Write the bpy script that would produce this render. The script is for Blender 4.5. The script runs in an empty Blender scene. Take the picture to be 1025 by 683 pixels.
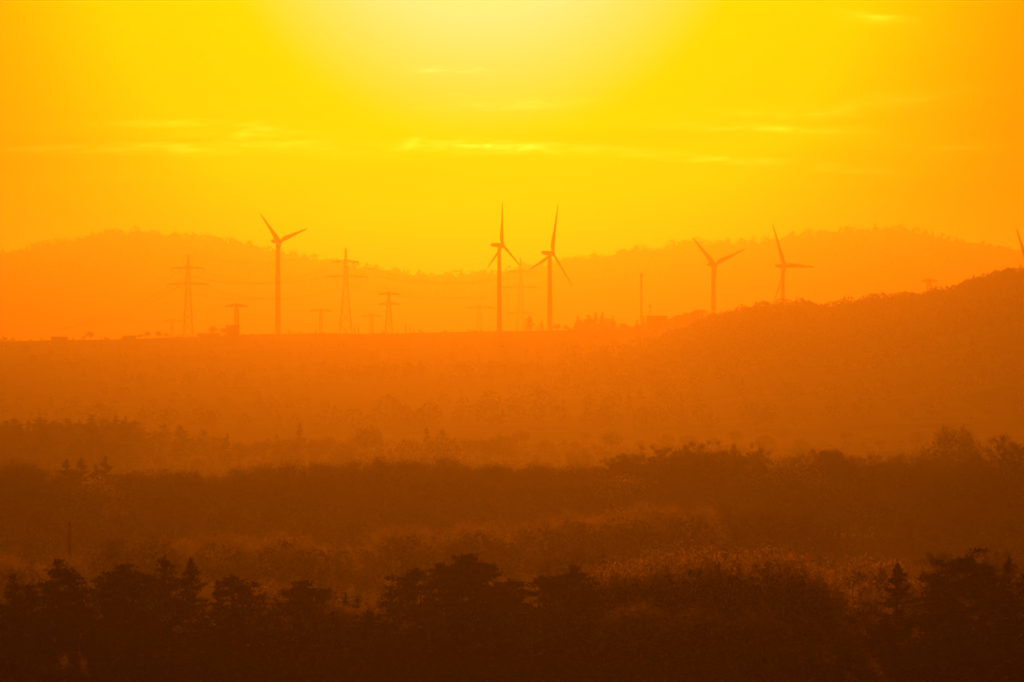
import bpy, math, random
import numpy as np

R = math.radians
scene = bpy.context.scene
COL = scene.collection
K = 36.0 / 250.0 / 1024.0          # tangent of one picture element of the 250 mm lens
CAM_Z = 100.0                      # camera height over the datum
V_H = 290.0                        # picture row of the eye level
EXPOSURE = -3.1
GAIN = 2.0 ** (-EXPOSURE)
SUN_U, SUN_V = 482.0, -137.0
SUN_AZ = math.atan((SUN_U - 512) * K)
SUN_EL = math.atan((V_H - SUN_V) * K)

# ------------------------------------------------------------------ materials
def new_mat(name):
    m = bpy.data.materials.new(name)
    m.use_nodes = True
    nt = m.node_tree
    for n in list(nt.nodes):
        nt.nodes.remove(n)
    out = nt.nodes.new('ShaderNodeOutputMaterial')
    return m, nt, out

def noise_colour(nt, c1, c2, scale, detail=4.0, coord='Object', rough=0.6):
    tc = nt.nodes.new('ShaderNodeTexCoord')
    no = nt.nodes.new('ShaderNodeTexNoise')
    no.inputs['Scale'].default_value = scale
    no.inputs['Detail'].default_value = detail
    no.inputs['Roughness'].default_value = rough
    nt.links.new(tc.outputs[coord], no.inputs['Vector'])
    cr = nt.nodes.new('ShaderNodeValToRGB')
    cr.color_ramp.elements[0].position = 0.35
    cr.color_ramp.elements[1].position = 0.68
    cr.color_ramp.elements[0].color = (*c1, 1)
    cr.color_ramp.elements[1].color = (*c2, 1)
    nt.links.new(no.outputs['Fac'], cr.inputs['Fac'])
    return cr.outputs['Color']

def plain(name, c1, c2, scale, rough=0.8, coord='Object', metallic=0.0):
    m, nt, out = new_mat(name)
    p = nt.nodes.new('ShaderNodeBsdfPrincipled')
    p.inputs['Roughness'].default_value = rough
    p.inputs['Metallic'].default_value = metallic
    nt.links.new(noise_colour(nt, c1, c2, scale, coord=coord), p.inputs['Base Color'])
    nt.links.new(p.outputs[0], out.inputs['Surface'])
    return m

def foliage(name, c1, c2, scale, trans, glow=0.0, glow_col=(0.5, 0.4, 0.2)):
    """leaf material: diffuse, diffuse translucency and a little forward transmission of thin young leaves"""
    m, nt, out = new_mat(name)
    col = noise_colour(nt, c1, c2, scale)
    d = nt.nodes.new('ShaderNodeBsdfDiffuse')
    t = nt.nodes.new('ShaderNodeBsdfTranslucent')
    nt.links.new(col, d.inputs['Color'])
    nt.links.new(col, t.inputs['Color'])
    mx = nt.nodes.new('ShaderNodeMixShader')
    mx.inputs[0].default_value = trans
    nt.links.new(d.outputs[0], mx.inputs[1])
    nt.links.new(t.outputs[0], mx.inputs[2])
    last = mx
    if glow > 0:
        r = nt.nodes.new('ShaderNodeBsdfRefraction')
        r.inputs['Color'].default_value = (*glow_col, 1)
        r.inputs['Roughness'].default_value = 0.8
        r.inputs['IOR'].default_value = 1.25
        m2 = nt.nodes.new('ShaderNodeMixShader')
        m2.inputs[0].default_value = glow
        nt.links.new(mx.outputs[0], m2.inputs[1])
        nt.links.new(r.outputs[0], m2.inputs[2])
        last = m2
    nt.links.new(last.outputs[0], out.inputs['Surface'])
    return m

M = {}
M['needle'] = foliage('pine_needles', (0.022, 0.032, 0.015), (0.045, 0.055, 0.028), 0.5, 0.08)
M['leaf'] = foliage('spring_leaves', (0.04, 0.045, 0.02), (0.09, 0.095, 0.04), 0.35, 0.38, 0.24)
M['dimleaf'] = foliage('low_rim_light_leaves', (0.035, 0.036, 0.018), (0.07, 0.07, 0.032), 0.35, 0.2, 0.02)  # darker copy of the leaves; lack of lit rims is put into the material
M['twig'] = foliage('bare_twigs', (0.04, 0.033, 0.025), (0.09, 0.07, 0.045), 0.4, 0.25, 0.06)
M['inner'] = foliage('inner_foliage_shade', (0.03, 0.032, 0.016), (0.06, 0.06, 0.03), 0.3, 0.1)  # shade of the crown interior put into a darker leaf colour
M['blossom'] = foliage('white_blossom', (0.55, 0.5, 0.45), (0.8, 0.75, 0.7), 0.4, 0.5, 0.06, (0.9, 0.8, 0.6))
M['scrub'] = foliage('scrub_leaves', (0.035, 0.038, 0.018), (0.065, 0.065, 0.03), 0.02, 0.10, 0.0)
M['bark'] = plain('bark', (0.04, 0.03, 0.022), (0.10, 0.075, 0.05), 3.0, 0.9)
M['steel'] = plain('galvanised_steel', (0.22, 0.22, 0.22), (0.34, 0.34, 0.34), 0.6, 0.55, metallic=0.3)
M['glassfibre'] = plain('turbine_paint', (0.66, 0.66, 0.65), (0.74, 0.74, 0.73), 0.15, 0.45)
M['cable'] = plain('aluminium_cable', (0.16, 0.16, 0.16), (0.22, 0.22, 0.22), 0.2, 0.6)
M['ceramic'] = plain('insulator_ceramic', (0.12, 0.07, 0.05), (0.18, 0.10, 0.07), 1.0, 0.3)
M['plaster'] = plain('plaster', (0.42, 0.38, 0.33), (0.52, 0.48, 0.42), 0.5, 0.9)
M['rooftile'] = plain('roof_tiles', (0.16, 0.07, 0.05), (0.26, 0.11, 0.07), 1.5, 0.8)
M['timber'] = plain('weathered_timber', (0.10, 0.07, 0.05), (0.18, 0.13, 0.09), 1.2, 0.85)
M['pane'] = plain('window_glass', (0.03, 0.03, 0.035), (0.05, 0.05, 0.055), 0.5, 0.1)

def ground_material():
    m, nt, out = new_mat('meadow_soil')
    p = nt.nodes.new('ShaderNodeBsdfPrincipled')
    p.inputs['Roughness'].default_value = 0.95
    p.inputs['Specular IOR Level'].default_value = 0.1
    tc = nt.nodes.new('ShaderNodeTexCoord')
    # field parcels
    mp = nt.nodes.new('ShaderNodeMapping')
    mp.inputs['Scale'].default_value = (0.0045, 0.0022, 0.0)
    nt.links.new(tc.outputs['Object'], mp.inputs['Vector'])
    vo = nt.nodes.new('ShaderNodeTexVoronoi')
    vo.distance = 'CHEBYCHEV'
    vo.inputs['Scale'].default_value = 1.0
    nt.links.new(mp.outputs[0], vo.inputs['Vector'])
    hs = nt.nodes.new('ShaderNodeSeparateColor')
    nt.links.new(vo.outputs['Color'], hs.inputs[0])
    cr = nt.nodes.new('ShaderNodeValToRGB')
    e = cr.color_ramp.elements
    e[0].position = 0.0; e[0].color = (0.045, 0.06, 0.025, 1)
    e[1].position = 1.0; e[1].color = (0.13, 0.11, 0.06, 1)
    x = e.new(0.5); x.color = (0.07, 0.09, 0.03, 1)
    nt.links.new(hs.outputs[0], cr.inputs['Fac'])
    c2 = noise_colour(nt, (0.5, 0.5, 0.5), (1.2, 1.2, 1.2), 0.02, 8)
    mul = nt.nodes.new('ShaderNodeMix'); mul.data_type = 'RGBA'; mul.blend_type = 'MULTIPLY'
    mul.inputs[0].default_value = 0.8
    nt.links.new(cr.outputs['Color'], mul.inputs[6])
    nt.links.new(c2, mul.inputs[7])
    nt.links.new(mul.outputs[2], p.inputs['Base Color'])
    nt.links.new(p.outputs[0], out.inputs['Surface'])
    return m
M['ground'] = ground_material()
M['forestfloor'] = plain('forest_floor', (0.035, 0.04, 0.02), (0.07, 0.065, 0.035), 0.01, 0.95)

# ------------------------------------------------------------------ terrain
def smooth(a, b, x):
    t = np.clip((x - a) / (b - a), 0, 1)
    return t * t * (3 - 2 * t)

FAR_D = 14000.0
HILL_U = [-700, -300, -120, 0, 35, 70, 100, 115, 150, 165, 178, 205, 225, 250, 262, 300, 330, 350, 375, 400, 420, 440, 470, 500, 520, 545,
          570, 590, 610, 630, 660, 700, 730, 760, 800, 830, 870, 885, 910, 930, 950, 980, 1000, 1025, 1100, 1250, 1700]
HILL_V = [300, 285, 268, 256, 249, 242, 236.5, 234.5, 233.5, 237, 236, 237.5, 243, 247, 251.5, 259, 263.5, 268, 272, 275, 276.5, 277, 276, 274, 271, 266,
          261.5, 259, 257, 252, 249, 244, 245.5, 243.5, 237, 233.5, 230.5, 230, 233, 237, 242.5, 246, 250, 252, 262, 274, 295]
RIGHT_U = [560, 640, 690, 700, 730, 760, 800, 820, 845, 870, 900, 930, 950, 965, 1000, 1025, 1100, 1250, 1500]
RIGHT_V = [350, 332, 319, 317, 308, 301.5, 298, 304, 299, 295, 292, 290, 285, 280, 269, 264, 250, 240, 262]
CREST_U = [-300, 0, 60, 130, 200, 240, 300, 420, 480, 560, 700, 1000]
CREST_V = [345, 341.5, 340.5, 339, 337, 335.5, 334, 332, 331, 329.5, 328, 326]
BASE_D = [-3000, -400, 0, 40, 120, 300, 400, 450, 500, 640, 930, 1250, 1450, 1850, 2600, 3200, 3800, 4500, 5200, 5800, 6300, 7200, 8300, 9800, 12000, 14000, 19000, 32000]
BASE_Z = [120, 106, 97.5, 92, 86, 78, 75, 73, 71, 65, 59, 53.5, 51, 45, 37, 35, 39, 47, 57, 64, 57, 42, 33, 26, 26, 40, 50, 40]

def height(x, y):
    x = np.asarray(x, float); y = np.asarray(y, float)
    d = np.maximum(y, 300.0)
    u = 512 + x / (K * d)
    b = np.interp(y, BASE_D, BASE_Z)
    zc = CAM_Z - (np.interp(u, CREST_U, CREST_V) - V_H) * K * 5800
    b = b + (zc - 64.0) * smooth(4200, 5800, y) * (1 - smooth(5900, 7500, y))
    zr = CAM_Z + (V_H - np.interp(u, RIGHT_U, RIGHT_V)) * K * 4700 - 14.5
    up = np.maximum(0.0, zr - 50.0)
    b = b + up * smooth(3000, 4700, y) * (1 - smooth(4800, 6800, y) * 0.85) * smooth(600, 720, u)
    zf = CAM_Z + (V_H - np.interp(u, HILL_U, HILL_V)) * K * FAR_D - 14.0
    w = smooth(9300, FAR_D, y) * (1 - smooth(FAR_D + 100, 18500, y))
    b = b * (1 - w) + zf * w
    n = (np.sin(x * 0.011 + 1.3) * np.cos(y * 0.007) + 0.5 * np.sin(x * 0.031 + y * 0.023))
    return b + 0.7 * n * smooth(200, 1500, y)

def hz(x, y):
    return float(height(x, y))

def build_terrain():
    xs = np.concatenate([np.linspace(-9500, -1500, 40)[:-1], np.linspace(-1500, 1500, 181), np.linspace(1500, 9500, 40)[1:]])
    ys = np.concatenate([np.linspace(-1800, 0, 12)[:-1], np.linspace(0, 1500, 50)[:-1], np.linspace(1500, 7000, 100)[:-1],
                         np.linspace(7000, 14600, 70)[:-1], np.linspace(14600, 30000, 26)])
    X, Y = np.meshgrid(xs, ys)
    Z = height(X, Y)
    nx, ny = len(xs), len(ys)
    split = int(np.searchsorted(ys, 8300))
    def sheet(name, r0, r1, mat):
        vs = np.stack([X[r0:r1], Y[r0:r1], Z[r0:r1]], -1).reshape(-1, 3)
        n = r1 - r0
        i, j = np.meshgrid(np.arange(nx - 1), np.arange(n - 1))
        a = (j * nx + i).ravel()
        fs = np.stack([a, a + 1, a + 1 + nx, a + nx], -1)
        o = mesh_obj(name, vs, fs, mat)
        o.data.polygons.foreach_set('use_smooth', np.ones(len(o.data.polygons), bool))
        o['kind'] = 'structure'
        return o
    sheet('ground', 0, split + 1, M['ground'])
    sheet('hills', split, ny, M['forestfloor'])

# ------------------------------------------------------------------ mesh helpers
def make_mesh(name, vs, fs, mat):
    me = bpy.data.meshes.new(name)
    vs = np.asarray(vs, np.float32)
    if isinstance(fs, np.ndarray):
        n, k = fs.shape
        me.vertices.add(len(vs)); me.vertices.foreach_set('co', vs.ravel())
        me.loops.add(n * k); me.loops.foreach_set('vertex_index', fs.astype(np.int32).ravel())
        me.polygons.add(n)
        me.polygons.foreach_set('loop_start', np.arange(0, n * k, k, dtype=np.int32))
        me.polygons.foreach_set('loop_total', np.full(n, k, np.int32))
        me.update(calc_edges=True)
        me.validate()
    else:
        me.from_pydata([tuple(map(float, v)) for v in vs], [], fs)
        me.update()
    me.materials.append(mat)
    return me

def mesh_obj(name, vs, fs, mat, parent=None):
    o = bpy.data.objects.new(name, make_mesh(name, vs, fs, mat))
    COL.objects.link(o)
    if parent is not None:
        o.parent = parent
    return o

class Geo:
    def __init__(self):
        self.v = []; self.f = []; self.n = 0
    def add(self, vs, fs):
        vs = np.asarray(vs, float)
        self.v.append(vs)
        self.f.extend([tuple(int(i) + self.n for i in f) for f in fs])
        self.n += len(vs)
    def tube(self, pts, rad, sides=5, cap=True):
        pts = np.asarray(pts, float)
        n = len(pts)
        if np.isscalar(rad):
            rad = [rad] * n
        t = np.gradient(pts, axis=0)
        t /= np.linalg.norm(t, axis=1)[:, None] + 1e-9
        ref = np.array([0.0, 0.0, 1.0]) if abs(t[0][2]) < 0.9 else np.array([1.0, 0.0, 0.0])
        vs = []
        for i in range(n):
            a = np.cross(t[i], ref); a /= np.linalg.norm(a) + 1e-9
            b = np.cross(t[i], a)
            for s in range(sides):
                w = 2 * math.pi * s / sides
                vs.append(pts[i] + rad[i] * (math.cos(w) * a + math.sin(w) * b))
        fs = []
        for i in range(n - 1):
            for s in range(sides):
                s2 = (s + 1) % sides
                fs.append((i * sides + s, i * sides + s2, (i + 1) * sides + s2, (i + 1) * sides + s))
        if cap:
            fs.append(tuple(range(sides))[::-1])
            fs.append(tuple((n - 1) * sides + s for s in range(sides)))
        self.add(vs, fs)
    def box(self, c, s):
        c = np.asarray(c, float); h = np.asarray(s, float) / 2
        vs = [c + h * np.array(k) for k in ((-1, -1, -1), (1, -1, -1), (1, 1, -1), (-1, 1, -1), (-1, -1, 1), (1, -1, 1), (1, 1, 1), (-1, 1, 1))]
        self.add(vs, [(0, 3, 2, 1), (4, 5, 6, 7), (0, 1, 5, 4), (1, 2, 6, 5), (2, 3, 7, 6), (3, 0, 4, 7)])
    def loft(self, rings):
        k = len(rings[0])
        fs = []
        for i in range(len(rings) - 1):
            for s in range(k):
                s2 = (s + 1) % k
                fs.append((i * k + s, i * k + s2, (i + 1) * k + s2, (i + 1) * k + s))
        fs.append(tuple(range(k))[::-1])
        fs.append(tuple((len(rings) - 1) * k + s for s in range(k)))
        self.add(np.concatenate([np.asarray(r, float) for r in rings]), fs)
    def mesh(self, name, mat):
        return make_mesh(name, np.concatenate(self.v), self.f, mat)
    def obj(self, name, mat, parent=None):
        o = bpy.data.objects.new(name, self.mesh(name, mat))
        COL.objects.link(o)
        if parent is not None:
            o.parent = parent
        return o

def unit(a):
    return a / (np.linalg.norm(a, axis=-1, keepdims=True) + 1e-9)

def leaf_quads(c, ax, ln, wd, rng):
    """diamond shaped leaf faces: centre, long axis, length, width"""
    n = len(c)
    ax = unit(ax)
    s = unit(np.cross(ax, rng.normal(size=(n, 3))))
    ln = np.broadcast_to(ln, (n,))[:, None]; wd = np.broadcast_to(wd, (n,))[:, None]
    p0 = c - ax * ln / 2
    p1 = c + s * wd / 2 - ax * ln * 0.05
    p2 = c + ax * ln / 2
    p3 = c - s * wd / 2 - ax * ln * 0.05
    vs = np.stack([p0, p1, p2, p3], 1).reshape(-1, 3)
    fs = np.arange(4 * n).reshape(n, 4)
    return vs, fs

def thing(name, label, cat, loc=(0, 0, 0), rotz=0.0, group=None):
    o = bpy.data.objects.new(name, None)
    COL.objects.link(o)
    o.empty_display_size = 1.0
    o.location = loc
    o.rotation_euler = (0, 0, rotz)
    tag(o, label, cat, group)
    return o

def tag(o, label, cat, group=None):
    o['label'] = label; o['category'] = cat
    if group:
        o['group'] = group

# ------------------------------------------------------------------ tree prototypes: (trunk mesh, crown mesh, height, width)
def conifer(seed, H, kind, dens=1.0):
    rng = np.random.default_rng(seed)
    g = Geo()
    lean = rng.normal(0, 0.02, 2) * H
    def axis(t):
        return np.array([lean[0] * t * t, lean[1] * t * t, H * t])
    ts = np.linspace(0, 0.985, 8)
    g.tube([axis(t) + (0 if i == 0 else 1) * np.append(rng.normal(0, 0.004 * H, 2), 0) for i, t in enumerate(ts)], [0.017 * H * (1 - t) + 0.003 * H for t in ts], 6)
    C, A, L, W = [], [], [], []
    levels = 30 if kind == 'spruce' else 19
    t0 = 0.08 if kind == 'spruce' else rng.uniform(0.10, 0.2)
    bumps = rng.uniform(0.65, 1.2, 7)
    for li in range(levels):
        t = t0 + (0.985 - t0) * (li + rng.uniform(-0.3, 0.3)) / (levels - 1)
        t = min(max(t, t0), 0.985)
        q = (t - t0) / (1 - t0)
        if kind == 'spruce':
            prof = 0.235 * H * (1 - q) ** 0.82 * (0.75 + 0.5 * ((li * 0.37) % 1)) * (0.55 + 0.45 * min(1, q * 6)) + 0.012 * H
            nb = 6
        elif kind == 'pine':
            prof = 0.23 * H * (max(0.015, 1 - ((q - 0.3) / 0.71) ** 2)) ** 1.0
            nb = 6
        else:                                   # broad old pine with layered irregular boughs
            prof = 0.27 * H * (max(0.012, 1 - ((q - 0.35) / 0.66) ** 2)) ** 0.72
            nb = 7
        prof *= np.interp(q, np.linspace(0, 1, 7), bumps) if kind != 'spruce' else 1.0
        for b in range(nb):
            if rng.random() < (0.08 if kind == 'spruce' else 0.22):
                continue
            az = rng.uniform(0, 2 * math.pi)
            ln = prof * (rng.uniform(0.6, 1.2) if kind == 'spruce' else rng.uniform(0.45, 1.25))
            if kind != 'spruce' and rng.random() < 0.1:
                ln *= 1.3
            if kind == 'spruce':
                el = R(rng.uniform(-22, 8) + 35 * q ** 3)
            else:
                el = R(rng.uniform(-6, 24) + 14 * q ** 2)
            d = np.array([math.cos(az) * math.cos(el), math.sin(az) * math.cos(el), math.sin(el)])
            p0 = axis(t)
            ss = np.linspace(0, 1, 4)
            curl = (0.16 if kind == 'spruce' else 0.15) * ln
            path = np.array([p0 + d * ln * s + np.array([0, 0, curl * s * s]) for s in ss])
            g.tube(path, [0.0045 * H * (1 - s) + 0.0012 * H for s in ss], 3, cap=False)
            n = max(4, int((ln / H) * (380 if kind == 'spruce' else 560) * dens))
            if kind == 'spruce':
                s = rng.uniform(0.12, 1.0, n)
                pos = p0 + d * ln * s[:, None] + np.stack([0 * s, 0 * s, curl * s * s], -1)
                side = np.array([-math.sin(az), math.cos(az), 0])
                off = rng.normal(0, 1, n) * 0.16 * ln * (1.15 - s)
                pos = pos + side * off[:, None] + np.array([0, 0, 1]) * rng.normal(-0.006 * H, 0.008 * H, n)[:, None]
                ax = d + side * (np.sign(off) * rng.uniform(0.2, 0.9, n))[:, None] + rng.normal(0, 0.25, (n, 3))
                C.append(pos); A.append(ax)
                L.append(rng.uniform(0.016, 0.034, n) * H); W.append(rng.uniform(0.006, 0.011, n) * H)
            else:
                # needle tufts gather in pads towards the end of the bough
                npad = 3
                for k in range(npad):
                    s0 = 1.0 - 0.24 * k - rng.uniform(0, 0.1)
                    cen = p0 + d * ln * s0 + np.array([0, 0, curl * s0 * s0]) + rng.normal(0, 0.012 * H, 3)
                    m = max(3, n // npad)
                    off = rng.normal(0, 1, (m, 3)) * np.array([0.028, 0.028, 0.009]) * H * (0.6 + ln / (0.2 * H) * 0.5)
                    C.append(cen + off)
                    A.append(unit(off) * 0.5 + np.array([0, 0, 0.55]) + d * 0.5 + rng.normal(0, 0.35, (m, 3)))
                    L.append(rng.uniform(0.018, 0.034, m) * H); W.append(rng.uniform(0.010, 0.017, m) * H)
    # leader
    n = 60
    z = rng.uniform(0.90, 1.005, n)
    C.append(np.stack([lean[0] * z * z, lean[1] * z * z, z * H], -1) + rng.normal(0, 0.004 * H, (n, 3)))
    A.append(np.array([0, 0, 1.0]) + rng.normal(0, 0.45, (n, 3)))
    L.append(rng.uniform(0.02, 0.05, n) * H); W.append(np.full(n, 0.010 * H))
    C = np.concatenate(C); A = np.concatenate(A); L = np.concatenate(L); W = np.concatenate(W)
    vs, fs = leaf_quads(C, A, L, W, rng)
    return g.mesh('trunk', M['bark']), make_mesh('crown', vs, fs, M['needle']), H

def broadleaf(seed, H, wide, nmain, nsub, nleaf, ntwig, mat, leaf=0.03, stem=0.28, sigma=0.055, flat=0.42, core=1.0):
    """spreading tree with limbs, twigs and sparse young leaves; wide = crown width / height"""
    rng = np.random.default_rng(seed)
    g = Geo()
    rx, rz = wide * H / 2, flat * H
    cen = np.array([0, 0, H - rz * 1.0])
    lean = np.append(rng.normal(0, 0.02 * H, 2), 0)
    fork = stem * H
    top = np.array([0, 0, 0.62 * H]) + lean
    ts = np.linspace(0, 1, 6)
    g.tube([top * t + np.append(rng.normal(0, 0.006 * H, 2), 0) * (t > 0) for t in ts], [0.022 * H * (1 - t * 0.8) for t in ts], 6)
    ends, dirs = [], []
    lob = rng.uniform(0.78, 1.12, 12)
    for i in range(nmain):
        az = 2 * math.pi * (i * 0.618 + rng.uniform(-0.08, 0.08))
        sz = rng.uniform(-0.55, 1.0) if i > 2 else rng.uniform(0.75, 1.0)
        cr = math.sqrt(max(0.0, 1 - sz * sz))
        rr = np.interp((az / (2 * math.pi)) % 1, np.linspace(0, 1, 12), lob) * rng.uniform(0.78, 0.95)
        tgt = cen + np.array([rx * cr * math.cos(az), rx * cr * math.sin(az), rz * sz]) * rr
        s0 = top * rng.uniform(fork / (0.62 * H) * 0.8, 0.98)
        mid = s0 * 0.5 + tgt * 0.5 + np.array([0, 0, 0.05 * H]) + rng.normal(0, 0.02 * H, 3)
        path = [s0, s0 * 0.6 + mid * 0.4 + rng.normal(0, 0.008 * H, 3), mid, mid * 0.5 + tgt * 0.5 + rng.normal(0, 0.012 * H, 3), tgt]
        g.tube(path, [0.010 * H, 0.008 * H, 0.006 * H, 0.0035 * H, 0.0012 * H], 4, cap=False)
        ends.append(tgt); dirs.append(unit(tgt - s0))
        for j in range(nsub):
            f = rng.uniform(0.35, 0.9)
            b = mid * (1 - f) + tgt * f
            o = unit(rng.normal(0, 1, 3) + unit(b - cen) * 0.9) * H * rng.uniform(0.08, 0.2)
            e = b + o
            q = (e - cen) / np.array([rx, rx, rz])
            l = np.linalg.norm(q)
            if l > 1.02:
                e = cen + (e - cen) / l * rng.uniform(0.94, 1.02)
            g.tube([b, (b + e) / 2 + rng.normal(0, 0.01 * H, 3), e], [0.0035 * H, 0.0022 * H, 0.0008 * H], 3, cap=False)
            ends.append(e); dirs.append(unit(e - b))
    ends = np.array(ends); dirs = np.array(dirs)
    ne = len(ends)
    C = np.repeat(ends, ntwig, 0); D = np.repeat(dirs, ntwig, 0)
    out = unit(C - cen)
    ax = unit(D * 0.6 + out * 0.5 + rng.normal(0, 0.55, C.shape) + np.array([0, 0, 0.25]))
    ln = rng.uniform(0.03, 0.085, len(C)) * H
    v1, f1 = leaf_quads(C + ax * ln[:, None] * 0.45 + rng.normal(0, 0.008 * H, C.shape), ax, ln, rng.uniform(0.002, 0.004, len(C)) * H, rng)
    C = np.repeat(ends, nleaf, 0) + rng.normal(0, sigma * H, (ne * nleaf, 3))
    v2, f2 = leaf_quads(C, rng.normal(0, 1, C.shape), rng.uniform(0.7, 1.3, len(C)) * leaf * H, rng.uniform(0.4, 0.8, len(C)) * leaf * H, rng)
    # dense inner crown, its shade painted as darker leaves that also block the sun
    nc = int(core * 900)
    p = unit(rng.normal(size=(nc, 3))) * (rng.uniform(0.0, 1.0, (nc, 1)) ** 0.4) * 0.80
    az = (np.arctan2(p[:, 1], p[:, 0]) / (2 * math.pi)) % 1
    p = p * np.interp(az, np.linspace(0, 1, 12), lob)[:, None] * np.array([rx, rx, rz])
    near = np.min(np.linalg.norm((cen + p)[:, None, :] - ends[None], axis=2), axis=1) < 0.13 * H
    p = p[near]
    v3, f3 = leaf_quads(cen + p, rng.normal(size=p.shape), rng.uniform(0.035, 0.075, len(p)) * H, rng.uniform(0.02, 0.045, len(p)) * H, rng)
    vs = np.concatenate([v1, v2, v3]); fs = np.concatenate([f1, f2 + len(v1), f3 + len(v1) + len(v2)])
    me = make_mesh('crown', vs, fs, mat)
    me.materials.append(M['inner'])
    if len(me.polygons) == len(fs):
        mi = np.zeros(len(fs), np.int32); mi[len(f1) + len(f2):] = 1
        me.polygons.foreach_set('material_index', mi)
    return g.mesh('trunk', M['bark']), me, H

PROTO = {
    'spruce': [conifer(11 + i, 14, 'spruce') for i in range(4)],
    'pine': [conifer(31 + i, 14, 'pine') for i in range(5)],
    'broad': [conifer(51 + i, 14, 'broad', 1.25) for i in range(5)],
    'round': [broadleaf(71 + i, 13, 0.95 + 0.08 * (i % 3), 26, 6, 52, 20, M['leaf'], 0.0115) for i in range(6)],
    'bare': [broadleaf(91 + i, 13, 0.85 + 0.06 * (i % 3), 26, 7, 8, 30, M['twig'], 0.012, sigma=0.04, core=0.5) for i in range(5)],
    'blossom': [broadleaf(111 + i, 8, 1.0, 16, 4, 22, 8, M['blossom'], 0.03) for i in range(3)],
    'dense': [broadleaf(131 + i, 12, 1.1, 34, 7, 70, 12, M['leaf'], 0.0125, stem=0.2, flat=0.46) for i in range(4)],
    'dim': [broadleaf(191 + i, 12, 1.0 + 0.06 * i, 30, 7, 60, 14, M['dimleaf'], 0.014, stem=0.22, flat=0.45) for i in range(4)],
    'shrub': [broadleaf(151 + i, 4, 1.3, 18, 4, 34, 12, M['scrub'], 0.024, stem=0.08, flat=0.5) for i in range(4)],
}
PALE = [broadleaf(171, 4, 1.3, 18, 4, 34, 12, M['leaf'], 0.024, stem=0.08, flat=0.5)]
NAMES = {'spruce': ('spruce_tree', 'tree'), 'pine': ('pine_tree', 'tree'), 'broad': ('pine_tree', 'tree'), 'round': ('deciduous_tree', 'tree'),
         'bare': ('bare_tree', 'tree'), 'blossom': ('blossoming_tree', 'tree'), 'dense': ('deciduous_tree', 'tree'), 'dim': ('deciduous_tree', 'tree'), 'shrub': ('shrub', 'shrub')}
rnd = random.Random(5)

def settle(D):
    """distance of a tree row after pulling the nearer rows towards the foot of the viewpoint"""
    return float(np.interp(D, [0, 430, 570, 700, 1300, 1800, 2150, 2420, 2700, 3200, 3700, 60000], [0, 320, 420, 500, 900, 1250, 1430, 1850, 2350, 3050, 3700, 60000]))

def tree(kind, u, v, D, label, group=None, w=None, pick=None, hmin=2.0):
    """a tree whose top shows at column u, row v when it stands D metres away; w = crown width in metres / natural width"""
    D = settle(D)
    x = (u - 512) * K * D
    z0 = hz(x, D)
    H = max(hmin, CAM_Z + (V_H - v) * K * D - z0 + 0.15)
    tm, cm, ph = PROTO[kind][rnd.randrange(len(PROTO[kind])) if pick is None else pick]
    name, cat = NAMES[kind]
    e = thing(name, label, cat, (x, D, z0 - 0.15), rnd.uniform(0, 6.283), group)
    s = H / ph
    sw = s * (w if w else rnd.uniform(0.88, 1.12))
    e.scale = (sw, sw, s)
    for nm, me in (('trunk', tm), ('crown', cm)):
        o = bpy.data.objects.new(nm, me)
        COL.objects.link(o)
        o.parent = e
    return e

build_terrain()

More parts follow.
